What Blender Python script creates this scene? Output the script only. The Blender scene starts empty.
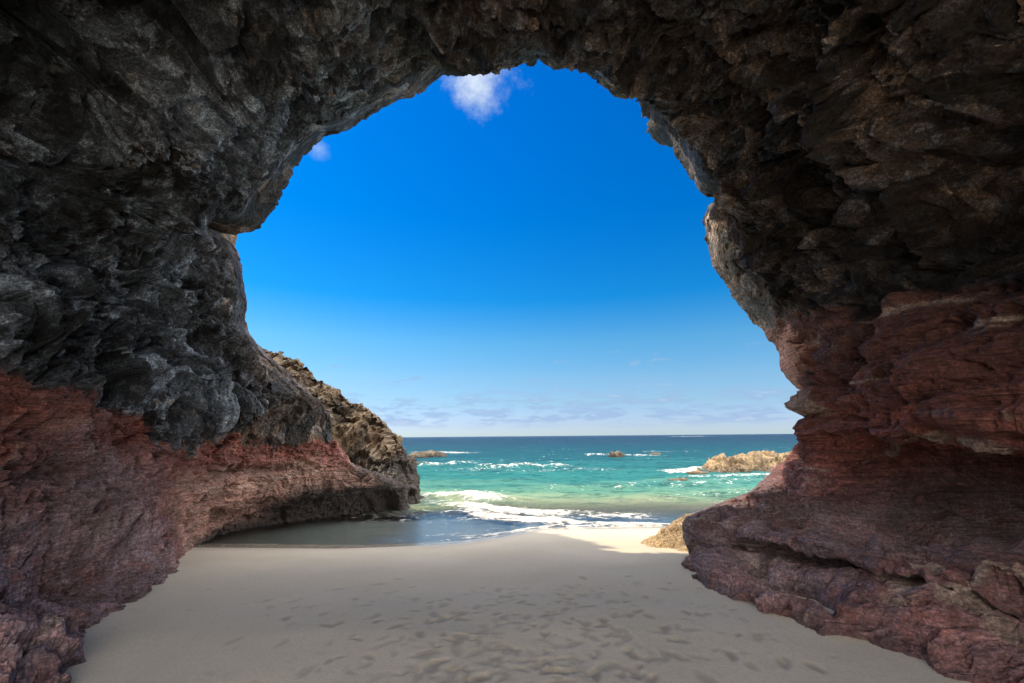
import bpy, math
import numpy as np
from mathutils import Matrix, Vector

R = math.radians
scene = bpy.context.scene
COL = scene.collection

# ------------------------------------------------------------------ camera
F = 455.0                      # focal length in pixels of the 1024 px frame
PITCH, ROLL = R(11.75), R(-0.5)
CAMZ = 1.6
cam_d = bpy.data.cameras.new('camera')
cam_d.sensor_width = 36.0
cam_d.lens = 36.0 * F / 1024.0
cam_d.clip_start = 0.05
cam_d.clip_end = 60000.0
cam = bpy.data.objects.new('camera', cam_d)
COL.objects.link(cam)
MC = Matrix.Rotation(R(90) + PITCH, 4, 'X') @ Matrix.Rotation(ROLL, 4, 'Z')
cam.matrix_world = Matrix.Translation((0, 0, CAMZ)) @ MC
scene.camera = cam
M3 = np.array(MC.to_3x3())

# ------------------------------------------------------------------ light
SUN_AZ, SUN_EL = R(-67), R(47)      # azimuth measured from +Y (the view) towards +X
sd = Vector((math.sin(SUN_AZ) * math.cos(SUN_EL), math.cos(SUN_AZ) * math.cos(SUN_EL), math.sin(SUN_EL)))
sl = bpy.data.lights.new('sun', 'SUN')
sl.energy = 2.0
sl.angle = R(0.5)
sl.color = (1.0, 0.85, 0.62)
so = bpy.data.objects.new('sun', sl)
COL.objects.link(so)
so.rotation_euler = sd.to_track_quat('Z', 'Y').to_euler()

FILL_CLOUD = (19.5, 18.9, 18.0)          # unseen bright cloud, added as neutral fill light
world = bpy.data.worlds.new('World')
scene.world = world
world.use_nodes = True
scene.view_settings.view_transform = 'Standard'
scene.view_settings.look = 'None'
scene.view_settings.gamma = 1.0
scene.view_settings.exposure = 1.3
scene.view_settings.use_curve_mapping = False
scene.cycles.max_bounces = 8
scene.cycles.diffuse_bounces = 5


class NT:
    """small helper to write node trees"""
    def __init__(s, tree):
        s.t = tree
        s.n = tree.nodes
        s.l = tree.links
        s.n.clear()

    def put(s, sock, v):
        if isinstance(v, bpy.types.NodeSocket):
            s.l.new(v, sock)
        elif v is not None:
            if isinstance(v, (tuple, list)) and len(v) == 3 and sock.type == 'RGBA':
                v = (*v, 1)
            sock.default_value = v

    def node(s, typ, ins=None, out=0, **props):
        n = s.n.new(typ)
        for k, v in props.items():
            setattr(n, k, v)
        for k, v in (ins or {}).items():
            s.put(n.inputs[k], v)
        return n.outputs[out] if out is not None else n

    def math(s, op, a, b=0.0, c=0.0, clamp=False):
        return s.node('ShaderNodeMath', {0: a, 1: b, 2: c}, operation=op, use_clamp=clamp)

    def vmath(s, op, a, b=(0, 0, 0), out=0):
        return s.node('ShaderNodeVectorMath', {0: a, 1: b}, out=out, operation=op)

    def mix(s, f, a, b, blend='MIX'):
        n = s.n.new('ShaderNodeMix')
        n.data_type = 'RGBA'
        n.blend_type = blend
        s.put(n.inputs[0], f)
        s.put(n.inputs[6], a)
        s.put(n.inputs[7], b)
        return n.outputs[2]

    def ramp(s, f, stops, interp='LINEAR'):
        n = s.n.new('ShaderNodeValToRGB')
        n.color_ramp.interpolation = interp
        e = n.color_ramp.elements
        while len(e) < len(stops):
            e.new(0.5)
        for q, (p, c) in zip(e, stops):
            q.position = p
            q.color = (c, c, c, 1) if not isinstance(c, (tuple, list)) else (*c, 1)
        s.put(n.inputs[0], f)
        return n.outputs[0]

    def sstep(s, v, a, b, t0=0.0, t1=1.0):
        n = s.n.new('ShaderNodeMapRange')
        n.interpolation_type = 'SMOOTHSTEP'
        for i, q in enumerate((v, a, b, t0, t1)):
            s.put(n.inputs[i], q)
        return n.outputs[0]

    def noise(s, vec, scale, detail=4, rough=0.55, dist=0.0, out=0):
        return s.node('ShaderNodeTexNoise', {'Vector': vec, 'Scale': scale, 'Detail': detail,
                                             'Roughness': rough, 'Distortion': dist}, out=out)

    def scale(s, vec, sx, sy, sz, loc=(0, 0, 0)):
        return s.node('ShaderNodeMapping', {0: vec, 1: loc, 3: (sx, sy, sz)})


def pixdir(px, py):
    v = M3 @ np.array([(px - 512) / F, (341.5 - py) / F, -1.0])
    return v / np.linalg.norm(v)


def at(px, py, D):
    """point of the line of sight through a pixel, at world distance y = D"""
    v = pixdir(px, py)
    return v * (D / v[1]) + np.array([0, 0, CAMZ])


def atz(px, py, z):
    v = pixdir(px, py)
    return v * ((z - CAMZ) / v[2]) + np.array([0, 0, CAMZ])


# ---- the sky with its few clouds
def build_world():
    g = NT(world.node_tree)
    dirv = g.node('ShaderNodeTexCoord', out=0)
    n = g.n.new('ShaderNodeTexSky')
    n.sky_type = 'NISHITA'
    n.sun_disc = False
    n.sun_elevation = SUN_EL
    n.sun_rotation = SUN_AZ
    n.air_density = 1.15
    n.dust_density = 0.25
    n.ozone_density = 3.0
    sky = n.outputs[0]
    sep = g.node('ShaderNodeSeparateXYZ', {0: dirv}, out=None)
    z = sep.outputs[2]
    hs = g.node('ShaderNodeHueSaturation', {'Saturation': 1.25, 'Value': 1.0, 'Hue': 0.5, 'Color': sky})
    # clear polarised maritime air: deep above, pale low over the sea
    hs = g.mix(1.0, hs, g.ramp(z, ((0.0, (0.38, 0.54, 1.0)), (0.025, (0.34, 0.44, 0.84)), (0.07, (0.33, 0.42, 0.60)), (0.12, (0.35, 0.46, 0.57)), (0.20, (0.27, 0.50, 0.58)),
                                   (0.29, (0.04, 0.43, 0.62)), (0.45, (0.0, 0.40, 0.665)), (0.70, (0.0, 0.41, 0.74)), (1.0, (0.3, 0.6, 0.95)))), 'MULTIPLY')
    # small puffs
    total = None
    wn = g.noise(dirv, 13.0, 7, 0.66)
    for (px, py, rad, s) in ((476, 80, 0.085, 0.95), (318, 149, 0.026, 0.45), (428, 421, 0.012, 0.3)):
        c = tuple(pixdir(px, py))
        d = g.vmath('DISTANCE', g.vmath('MULTIPLY', g.vmath('SUBTRACT', dirv, c), (1.0, 1.0, 1.15)), out=1)
        m = g.math('SUBTRACT', 1.0, g.math('DIVIDE', d, rad))
        m = g.math('ADD', m, g.math('MULTIPLY', g.math('SUBTRACT', wn, 0.5), 2.6))
        m = g.math('MULTIPLY', g.sstep(m, 0.0, 1.5), s)
        total = m if total is None else g.math('MAXIMUM', total, m)
    # the low band above the horizon
    band = g.math('MULTIPLY', g.sstep(z, 0.012, 0.035), g.sstep(z, 0.14, 0.035))
    bn = g.noise(g.scale(dirv, 14, 14, 70), 1.0, 5, 0.6)
    b2 = g.math('MULTIPLY', g.sstep(bn, 0.44, 0.58), band)
    wis = g.noise(g.scale(dirv, 9, 9, 34), 1.0, 6, 0.65, 0.5)
    b3 = g.math('MULTIPLY', g.sstep(wis, 0.60, 0.70), g.math('MULTIPLY', g.sstep(z, 0.05, 0.09), g.sstep(z, 0.20, 0.13)))
    col = g.mix(g.math('MULTIPLY', g.math('MAXIMUM', b2, b3), 0.7), hs, (1.45, 2.1, 3.2))
    col = g.mix(g.math('MULTIPLY', g.sstep(bn, 0.60, 0.72), g.math('MULTIPLY', band, 0.35)), col, (3.4, 3.6, 4.0))
    col = g.mix(total, col, (3.2, 3.6, 4.1))
    # broken bright fill cloud, added out of view: behind, overhead and to the sides
    sx, sy = sep.outputs[0], sep.outputs[1]
    side = g.sstep(g.math('SUBTRACT', g.math('ABSOLUTE', sx), sy), 0.05, 0.45)
    side = g.math('MULTIPLY', side, g.sstep(z, 0.0, 0.12))
    over = g.sstep(z, 0.72, 0.84)
    back = g.math('MAXIMUM', side, over)
    cn = g.noise(dirv, 2.6, 5, 0.6)
    cm = g.math('MULTIPLY', g.sstep(cn, 0.30, 0.50), back)
    col = g.mix(cm, col, FILL_CLOUD)
    bg = g.node('ShaderNodeBackground', {0: col, 1: 0.099})
    o = g.n.new('ShaderNodeOutputWorld')
    g.l.new(bg, o.inputs[0])


build_world()


# ------------------------------------------------------------------ numpy noise
def _h(ix, iy, iz, seed):
    h = (ix.astype(np.int64) * 374761393 + iy.astype(np.int64) * 668265263 + iz.astype(np.int64) * 2147483647 + seed * 974634777) & 0xFFFFFFFF
    h = ((h ^ (h >> 13)) * 1274126177) & 0xFFFFFFFF
    h = ((h ^ (h >> 16)) * 2246822519) & 0xFFFFFFFF
    return h ^ (h >> 15)


def rnd(ix, iy, iz, seed):
    return (_h(ix, iy, iz, seed) & 0xFFFF) / 65535.0


def perlin(p, seed=0):
    i = np.floor(p).astype(np.int64)
    f = p - i
    w = f * f * f * (f * (f * 6 - 15) + 10)
    res = 0
    for dx in (0, 1):
        wx = w[:, 0] if dx else 1 - w[:, 0]
        for dy in (0, 1):
            wy = w[:, 1] if dy else 1 - w[:, 1]
            for dz in (0, 1):
                wz = w[:, 2] if dz else 1 - w[:, 2]
                h = _h(i[:, 0] + dx, i[:, 1] + dy, i[:, 2] + dz, seed)
                gx = ((h & 1023) / 511.5 - 1)
                gy = (((h >> 10) & 1023) / 511.5 - 1)
                gz = (((h >> 20) & 1023) / 511.5 - 1)
                res = res + wx * wy * wz * (gx * (f[:, 0] - dx) + gy * (f[:, 1] - dy) + gz * (f[:, 2] - dz))
    return res * 1.4


def fbm(p, octs=4, seed=0, gain=0.5):
    a, s, r = 1.0, 0, 0
    for o in range(octs):
        r = r + a * perlin(p * 2.03 ** o + o * 17.3, seed + o)
        s += a
        a *= gain
    return r / s * 1.6


def ridged(p, octs=4, seed=0, gain=0.55):
    a, s, r = 1.0, 0, 0
    for o in range(octs):
        r = r + a * (1 - np.abs(perlin(p * 2.1 ** o + o * 9.1, seed + o)) * 2.2)
        s += a
        a *= gain
    return r / s


def facet(p, seed=0, k=1.0, tone=False):
    """broken rock: every Voronoi cell is a block cut by its own tilted plane"""
    i = np.floor(p).astype(np.int64)
    best = np.full(len(p), 9e9)
    sec = np.full(len(p), 9e9)
    cx = np.zeros((len(p), 3))
    ids = np.zeros((len(p), 3), np.int64)
    for dx in (-1, 0, 1):
        for dy in (-1, 0, 1):
            for dz in (-1, 0, 1):
                j = i + np.array([dx, dy, dz])
                h = _h(j[:, 0], j[:, 1], j[:, 2], seed)
                c = j + np.stack([(h & 1023), ((h >> 10) & 1023), ((h >> 20) & 1023)], 1) / 1023.0
                d = ((p - c) ** 2).sum(1)
                m = d < best
                sec = np.where(m, best, np.minimum(sec, d))
                best = np.where(m, d, best)
                cx[m] = c[m]
                ids[m] = j[m]
    h = _h(ids[:, 0], ids[:, 1], ids[:, 2], seed + 71)
    n = np.stack([(h & 1023), ((h >> 10) & 1023), ((h >> 20) & 1023)], 1) / 511.5 - 1
    r = rnd(ids[:, 0], ids[:, 1], ids[:, 2], seed + 5) - 0.5
    edge = np.clip((np.sqrt(sec) - np.sqrt(best)) / 0.12, 0, 1)
    v = k * ((p - cx) * n).sum(1) + 0.7 * r - 0.25 * (1 - edge)
    return (v, rnd(ids[:, 0], ids[:, 1], ids[:, 2], seed + 33)) if tone else v


def ss(x, a, b):
    t = np.clip((x - a) / (b - a), 0, 1)
    return t * t * (3 - 2 * t)


# ------------------------------------------------------------------ mesh helpers
def tag(o, label=None, cat=None, group=None, kind=None):
    for k, v in (('label', label), ('category', cat), ('group', group), ('kind', kind)):
        if v:
            o[k] = v
    return o


def mesh_obj(name, V, Q, mat, attrs=None, parent=None, smooth=False):
    me = bpy.data.meshes.new(name)
    V = np.asarray(V, np.float32)
    Q = np.asarray(Q, np.int32)
    me.vertices.add(len(V))
    me.vertices.foreach_set('co', V.ravel())
    k = Q.shape[1]
    me.loops.add(Q.size)
    me.loops.foreach_set('vertex_index', Q.ravel())
    me.polygons.add(len(Q))
    me.polygons.foreach_set('loop_start', np.arange(0, Q.size, k, dtype=np.int32))
    me.polygons.foreach_set('loop_total', np.full(len(Q), k, np.int32))
    me.polygons.foreach_set('use_smooth', np.full(len(Q), smooth, bool))
    me.update(calc_edges=True)
    me.validate()
    if attrs and 'red' in attrs and 'tone' not in attrs:
        attrs = dict(attrs, tone=np.full(len(V), .52))
    for a, v in (attrs or {}).items():
        at_ = me.attributes.new(a, 'FLOAT', 'POINT')
        at_.data.foreach_set('value', np.asarray(v, np.float32))
    me.materials.append(mat)
    o = bpy.data.objects.new(name, me)
    COL.objects.link(o)
    if parent:
        o.parent = parent
    return o


def grid_quads(n, m, wrap=False):
    """quads of an n x m vertex grid (index i*m+j)"""
    i, j = np.meshgrid(np.arange(n - 1), np.arange(m if wrap else m - 1), indexing='ij')
    i, j = i.ravel(), j.ravel()
    j2 = (j + 1) % m
    return np.stack([i * m + j, (i + 1) * m + j, (i + 1) * m + j2, i * m + j2], 1)


def grid_normals(P):
    du = np.gradient(P, axis=0)
    dv = np.gradient(P, axis=1)
    n = np.cross(du, dv)
    return n / (np.linalg.norm(n, axis=2, keepdims=True) + 1e-12)


def sub_mesh(V, Q, attrs, sel):
    q = Q[sel]
    u, inv = np.unique(q.ravel(), return_inverse=True)
    return V[u], inv.reshape(q.shape), {k: v[u] for k, v in attrs.items()}


# ------------------------------------------------------------------ materials
def new_mat(name):
    m = bpy.data.materials.new(name)
    m.use_nodes = True
    return m, NT(m.node_tree)


def rock_mat(name, dark, brown, cool, red, pale, bump=0.5, purple=None):
    m, g = new_mat(name)
    pos = g.node('ShaderNodeNewGeometry', out=0)
    redm = g.node('ShaderNodeAttribute', out=2, attribute_name='red')
    wet = g.node('ShaderNodeAttribute', out=2, attribute_name='wet')
    lowm = g.node('ShaderNodeAttribute', out=2, attribute_name='low')
    n1 = g.noise(pos, 0.9, 5, 0.6, 0.4)
    n2 = g.noise(pos, 4.5, 6, 0.65, 0.6)
    n3 = g.noise(pos, 22, 5, 0.7)
    n4 = g.noise(g.vmath('ADD', pos, (31, 7, 3)), 2.2, 5, 0.6, 1.2)
    coolm = g.node('ShaderNodeAttribute', out=2, attribute_name='cool')
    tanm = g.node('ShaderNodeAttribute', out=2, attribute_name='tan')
    br = g.mix(coolm, brown, tuple(0.55 * q for q in cool))
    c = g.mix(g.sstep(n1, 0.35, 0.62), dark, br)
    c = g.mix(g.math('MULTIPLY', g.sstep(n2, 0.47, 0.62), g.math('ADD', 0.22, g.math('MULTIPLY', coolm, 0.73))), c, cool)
    c = g.mix(g.math('MULTIPLY', g.sstep(n4, 0.60, 0.72), 0.5), c, pale)
    # red bedded layers
    st = g.scale(pos, 0.55, 0.55, 7.0)
    s1 = g.noise(st, 1.0, 5, 0.6, 1.0)
    s2 = g.noise(g.scale(pos, 1.3, 1.3, 24.0), 1.0, 4, 0.6, 0.6)
    rc = g.mix(g.sstep(s1, 0.38, 0.62), red, tuple(x * 0.62 for x in red))
    rc = g.mix(g.math('MULTIPLY', g.sstep(s2, 0.60, 0.72), 0.55), rc, tuple(0.5 * a + 0.5 * b for a, b in zip(red, pale)))
    rc = g.mix(g.math('MULTIPLY', g.sstep(n4, 0.62, 0.70), 0.5), rc, pale)
    if purple:
        rc = g.mix(g.math('MULTIPLY', lowm, g.sstep(n2, 0.30, 0.60, 0.45, 0.9)), rc, purple)
    # the beds are browner higher up
    zz = g.node('ShaderNodeSeparateXYZ', {0: pos}, out=None).outputs[2]
    hi = g.sstep(g.math('ADD', zz, g.math('MULTIPLY', n1, 1.5)), 1.9, 3.6)
    rc = g.mix(g.math('MULTIPLY', hi, 0.8), rc, (0.095, 0.046, 0.038))
    c = g.mix(redm, c, rc)
    n5 = g.noise(pos, 48, 4, 0.7)
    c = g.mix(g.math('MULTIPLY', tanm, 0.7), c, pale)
    tone = g.node('ShaderNodeAttribute', out=2, attribute_name='tone')
    rinv = g.math('SUBTRACT', 1.0, redm)
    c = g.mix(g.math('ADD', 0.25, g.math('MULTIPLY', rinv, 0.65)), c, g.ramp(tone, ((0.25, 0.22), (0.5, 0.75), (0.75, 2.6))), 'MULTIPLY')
    s3 = g.noise(g.scale(pos, 3.5, 3.5, 60), 1.0, 4, 0.6, 0.4)
    c = g.mix(g.math('MULTIPLY', redm, 0.35), c, g.ramp(s3, ((0.34, 0.5), (0.5, 1.0), (0.66, 1.6))), 'MULTIPLY')
    c = g.mix(g.math('ADD', 0.35, g.math('MULTIPLY', rinv, 0.25)), c, g.ramp(n5, ((0.36, 0.3), (0.5, 0.9), (0.63, 2.6))), 'MULTIPLY')
    c = g.mix(g.math('ADD', 0.5, g.math('MULTIPLY', rinv, 0.2)), c, g.ramp(n3, ((0.36, 0.30), (0.5, 1.0), (0.63, 1.9))), 'MULTIPLY')
    c = g.mix(g.math('MULTIPLY', wet, 0.92), c, (0.028, 0.027, 0.026))
    rough = g.sstep(wet, 0.0, 1.0, 0.62, 0.3)
    b1 = g.noise(pos, 14, 8, 0.7, 0.3)
    vo = g.node('ShaderNodeTexVoronoi', {'Vector': g.vmath('ADD', pos, g.vmath('MULTIPLY', g.noise(pos, 6, 3, out=1), (0.12, 0.12, 0.12))), 'Scale': 11.0}, out=0, feature='F1')
    hh = g.math('MULTIPLY', g.math('ADD', g.math('MULTIPLY', b1, 1.0), g.math('MULTIPLY', vo, 0.3)), g.math('SUBTRACT', 1.0, g.math('MULTIPLY', redm, 0.55)))
    hh = g.math('ADD', hh, g.math('MULTIPLY', g.math('MULTIPLY', g.math('ADD', s2, g.math('MULTIPLY', s3, 0.4)), redm), 0.6))
    bp = g.node('ShaderNodeBump', {'Strength': bump, 'Distance': 0.12, 'Height': hh})
    p = g.n.new('ShaderNodeBsdfPrincipled')
    g.put(p.inputs['Base Color'], c)
    g.put(p.inputs['Roughness'], rough)
    g.put(p.inputs['Specular IOR Level'], 0.5)
    g.put(p.inputs['Normal'], bp)
    o = g.n.new('ShaderNodeOutputMaterial')
    g.l.new(p.outputs[0], o.inputs[0])
    return m


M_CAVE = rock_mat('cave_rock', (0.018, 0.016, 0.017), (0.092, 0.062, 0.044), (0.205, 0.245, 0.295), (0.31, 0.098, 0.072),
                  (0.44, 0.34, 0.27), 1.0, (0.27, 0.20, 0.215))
M_CLIFF = rock_mat('headland_rock', (0.055, 0.043, 0.032), (0.21, 0.14, 0.080), (0.10, 0.085, 0.07), (0.20, 0.10, 0.07),
                   (0.32, 0.235, 0.14), 0.8)
M_TAN = rock_mat('tan_rock', (0.15, 0.10, 0.055), (0.32, 0.22, 0.115), (0.17, 0.13, 0.09), (0.28, 0.15, 0.08),
                 (0.42, 0.32, 0.18), 0.8)
M_GOLD = rock_mat('golden_rock', (0.30, 0.20, 0.10), (0.50, 0.355, 0.18), (0.36, 0.27, 0.17), (0.28, 0.15, 0.08),
                  (0.66, 0.48, 0.24), 0.5)
M_REEF = rock_mat('reef_rock', (0.05, 0.04, 0.03), (0.14, 0.10, 0.06), (0.08, 0.07, 0.06), (0.2, 0.1, 0.06),
                  (0.25, 0.18, 0.1), 0.7)


def sand_mat():
    m, g = new_mat('sand')
    pos = g.node('ShaderNodeNewGeometry', out=0)
    wet = g.node('ShaderNodeAttribute', out=2, attribute_name='wet')
    foot = g.node('ShaderNodeAttribute', out=2, attribute_name='foot')
    n1 = g.noise(pos, 0.7, 4, 0.5)
    n2 = g.noise(pos, 60, 5, 0.8)
    n3 = g.noise(pos, 9, 5, 0.6)
    c = g.mix(g.sstep(n1, 0.3, 0.7), (0.62, 0.54, 0.42), (0.68, 0.59, 0.47))
    c = g.mix(0.6, c, g.ramp(n2, ((0.32, 0.70), (0.5, 1.0), (0.68, 1.22))), 'MULTIPLY')
    c = g.mix(g.math('MULTIPLY', g.sstep(n3, 0.5, 0.75), 0.12), c, (0.36, 0.28, 0.2))
    c = g.mix(g.math('MULTIPLY', foot, 0.6), c, (0.27, 0.22, 0.17))
    c = g.mix(g.math('MULTIPLY', wet, 0.45), c, (0.30, 0.25, 0.205))
    p = g.n.new('ShaderNodeBsdfPrincipled')
    g.put(p.inputs['Base Color'], c)
    g.put(p.inputs['Roughness'], g.sstep(wet, 0.3, 1.0, 0.9, 0.09))
    g.put(p.inputs['Specular IOR Level'], g.sstep(wet, 0.0, 1.0, 0.2, 0.6))
    bh = g.math('ADD', g.math('MULTIPLY', n3, 0.6), g.math('MULTIPLY', n2, 0.12))
    bs = g.sstep(wet, 0.0, 0.9, 0.2, 0.02)
    g.put(p.inputs['Normal'], g.node('ShaderNodeBump', {'Strength': bs, 'Distance': 0.03, 'Height': bh}))
    o = g.n.new('ShaderNodeOutputMaterial')
    g.l.new(p.outputs[0], o.inputs[0])
    return m


def sea_mat():
    m, g = new_mat('sea_water')
    pos = g.node('ShaderNodeNewGeometry', out=0)
    depth = g.node('ShaderNodeAttribute', out=2, attribute_name='depth')
    foam = g.node('ShaderNodeAttribute', out=2, attribute_name='foam')
    far = g.node('ShaderNodeSeparateXYZ', {0: pos}, out=None).outputs[1]
    n1 = g.noise(g.scale(pos, 0.10, 0.30, 1), 1.0, 4, 0.6, 0.5)
    n2 = g.noise(g.scale(pos, 0.9, 2.2, 1), 1.0, 5, 0.65, 0.8)
    lf = g.math('LOGARITHM', g.math('MAXIMUM', far, 1.0), 10.0)
    lf = g.math('ADD', lf, g.math('MULTIPLY', g.math('SUBTRACT', n1, 0.5), 0.45))
    c = g.ramp(g.math('DIVIDE', lf, 3.0), ((0.37, (0.40, 0.40, 0.28)), (0.40, (0.27, 0.37, 0.23)), (0.432, (0.10, 0.24, 0.17)), (0.475, (0.020, 0.135, 0.130)),
                                          (0.57, (0.004, 0.060, 0.082)), (0.75, (0.001, 0.026, 0.055)), (1.0, (0.001, 0.014, 0.038))))
    c = g.mix(g.math('MULTIPLY', g.sstep(n2, 0.50, 0.62), 0.75), c, g.mix(1.0, c, (0.30, 0.45, 0.5), 'MULTIPLY'))
    n2b = g.noise(g.scale(pos, 0.25, 1.1, 1), 1.0, 6, 0.7, 0.8)
    c = g.mix(g.math('MULTIPLY', g.sstep(n2b, 0.52, 0.66), 0.6), c, g.mix(1.0, c, (0.3, 0.5, 0.65), 'MULTIPLY'))
    # ripples
    r1 = g.noise(g.scale(pos, 0.9, 2.3, 1), 1.0, 8, 0.68, 0.6)
    r2 = g.noise(g.scale(pos, 5, 9, 1), 1.0, 4, 0.6, 0.3)
    hh = g.math('ADD', r1, g.math('MULTIPLY', r2, 0.16))
    shal = g.sstep(depth, 0.03, 0.40, 0.10, 1.0)
    bmp = g.node('ShaderNodeBump', {'Strength': shal, 'Distance': 0.7, 'Height': hh})
    body = g.node('ShaderNodeBsdfDiffuse', {'Color': g.mix(1.0, c, (0.90, 0.86, 0.88), 'MULTIPLY')})
    tr = g.node('ShaderNodeBsdfTransparent', {0: (0.68, 0.80, 0.88)})
    mb = g.node('ShaderNodeMixShader', {0: g.sstep(depth, 0.05, 0.9), 1: tr, 2: body})
    gl = g.node('ShaderNodeBsdfGlossy', {'Color': (0.9, 0.9, 0.9), 'Roughness': g.sstep(depth, 0.05, 0.4, 0.06, 0.14), 'Normal': bmp})
    fr = g.node('ShaderNodeFresnel', {'IOR': g.sstep(depth, 0.1, 0.4, 1.5, 1.33), 'Normal': bmp})
    fr = g.math('MULTIPLY', fr, g.sstep(depth, 0.1, 0.6, 1.0, 0.65))
    w = g.node('ShaderNodeMixShader', {0: fr, 1: mb, 2: gl})
    # foam
    f1 = g.noise(g.scale(pos, 2.2, 3.6, 1), 1.0, 7, 0.7, 1.2)
    vo = g.node('ShaderNodeTexVoronoi', {'Vector': g.vmath('ADD', g.scale(pos, 2.0, 3.2, 1), g.noise(pos, 2.5, 4, out=1)), 'Scale': 1.6}, out=0,
                feature='DISTANCE_TO_EDGE')
    lace = g.math('MULTIPLY', g.sstep(vo, 0.22, 0.0), 0.25)
    ff = g.math('ADD', foam, g.math('ADD', g.math('MULTIPLY', g.math('SUBTRACT', f1, 0.5), 2.6), lace))
    ff = g.math('MULTIPLY', g.sstep(ff, 0.52, 0.95), g.sstep(foam, 0.03, 0.15))
    fd = g.node('ShaderNodeBsdfDiffuse', {'Color': g.mix(g.sstep(f1, 0.4, 0.6), (0.50, 0.46, 0.38), (0.76, 0.74, 0.70)),
                                          'Normal': g.node('ShaderNodeBump', {'Strength': 0.8, 'Distance': 0.12, 'Height': f1})})
    fin = g.node('ShaderNodeMixShader', {0: ff, 1: w, 2: fd})
    o = g.n.new('ShaderNodeOutputMaterial')
    g.l.new(fin, o.inputs[0])
    return m


M_SAND, M_SEA = sand_mat(), sea_mat()

# ------------------------------------------------------------------ the beach
SEA = -0.7
_wx = np.array([-60, -9, -6.6, -3.6, -1.1, -0.35, 0.3, 0.9, 3.0, 9, 60.])
_wy = np.array([10.3, 10.6, 10.85, 10.6, 10.95, 11.5, 12.2, 12.45, 12.5, 12.7, 13.5])


def waterline(x):
    s = 0
    for k in (-0.4, -0.2, 0, 0.2, 0.4):
        s = s + np.interp(x + k, _wx, _wy)
    return s / 5


def sand_h(x, y):
    w = waterline(x)
    t = (y - 4.2) / (w - 4.2)
    z = np.where(t < 0, 0.0, np.where(t < 1, SEA * t ** 1.25, SEA - 0.11 * (y - w)))
    left = ss(x, 1.0, -1.5) * 1.0
    z = np.where(t >= 1, SEA - (0.11 - 0.088 * left * (1 - ss(y - w, 3, 6))) * (y - w), z)
    return np.maximum(z, -3.0)


def build_sand():
    xs = np.concatenate([-np.geomspace(80, 6.2, 60), np.arange(-6, 6.001, 0.022), np.geomspace(6.2, 80, 60)])
    ys = np.concatenate([np.linspace(-60, 1.4, 80), np.arange(1.5, 6.5, 0.018), np.arange(6.5, 13, 0.04), np.geomspace(13.1, 90, 70)])
    X, Y = np.meshgrid(xs, ys, indexing='ij')
    Z = sand_h(X, Y)
    p = np.stack([X.ravel(), Y.ravel(), np.zeros(X.size)], 1)
    dry = 1 - ss(Y - waterline(X), -2.6, -0.8)
    nz = fbm(p * 0.5, 3, 11).reshape(X.shape) * 0.03 + (fbm(p * 3.0, 3, 12).reshape(X.shape) * 0.0015) * dry
    Z = Z + nz * (0.15 + 0.85 * dry) * (Y < 14)
    foot = np.zeros_like(Z)
    rng = np.random.default_rng(8)
    pr = []
    # trails of footprints: start pixel, end pixel, number of steps
    trails = [((505, 678), (640, 560), 20), ((440, 676), (560, 575), 15), ((610, 680), (575, 560), 14), ((330, 672), (470, 590), 12),
              ((662, 676), (610, 585), 12), ((248, 640), (300, 585), 6), ((560, 676), (690, 620), 10), ((385, 655), (520, 625), 9),
              ((270, 595), (430, 560), 8), ((720, 680), (650, 580), 12), ((475, 640), (505, 570), 8), ((590, 650), (640, 600), 8),
              ((470, 678), (420, 600), 8), ((760, 660), (700, 600), 7), ((300, 640), (350, 600), 5)]
    for a, b, n in trails:
        A, B = atz(*a, 0)[:2], atz(*b, 0)[:2]
        n = max(3, int(np.linalg.norm(B - A) / 0.36))
        d = (B - A) / np.linalg.norm(B - A)
        for k in range(n):
            c = A + (B - A) * k / n + np.array([-d[1], d[0]]) * (0.11 * (-1) ** k) + rng.normal(0, 0.05, 2)
            pr.append((c[0], c[1], math.atan2(d[1], d[0]) + rng.normal(0, 0.25), rng.uniform(0.8, 1.15), rng.uniform(0.4, 1.0)))
    for _ in range(380):
        c = atz(rng.normal(530, 110), rng.uniform(575, 690), 0)
        pr.append((c[0], c[1], rng.uniform(0, 6.3), rng.uniform(0.35, 1.0), rng.uniform(0.2, 0.9)))
    for (cx, cy, a, s, dp) in pr:
        i0, i1 = np.searchsorted(xs, [cx - 0.4, cx + 0.4])
        j0, j1 = np.searchsorted(ys, [cy - 0.4, cy + 0.4])
        if i1 <= i0 or j1 <= j0:
            continue
        x, y = X[i0:i1, j0:j1] - cx, Y[i0:i1, j0:j1] - cy
        u = (x * math.cos(a) + y * math.sin(a)) / (0.105 * s)
        v = (-x * math.sin(a) + y * math.cos(a)) / (0.048 * s * (1 + 0.18 * np.sin(u * 1.5)))
        r = np.sqrt(u * u + v * v) * (1 + .22 * np.sin(u * 3.1 + cx * 40) * np.cos(v * 2.7 + cy * 31))
        dent = 1 - ss(r, 0.45, 1.1)
        rim = np.exp(-((r - 1.35) / 0.28) ** 2)
        Z[i0:i1, j0:j1] += dp * (-0.008 * dent + 0.0015 * rim)
        foot[i0:i1, j0:j1] = np.maximum(foot[i0:i1, j0:j1], dent * dp)
    wet = ss(Y - waterline(X) + 0.25 * nz * 20, -1.9, -0.5)
    wet = wet * (0.55 + 0.45 * ss(Y - waterline(X), -1.3, -0.5))
    o = mesh_obj('sandy_beach', np.stack([X.ravel(), Y.ravel(), Z.ravel()], 1), grid_quads(*X.shape), M_SAND,
                 {'wet': wet.ravel(), 'foot': foot.ravel()}, smooth=True)
    tag(o, kind='structure')


build_sand()


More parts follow.
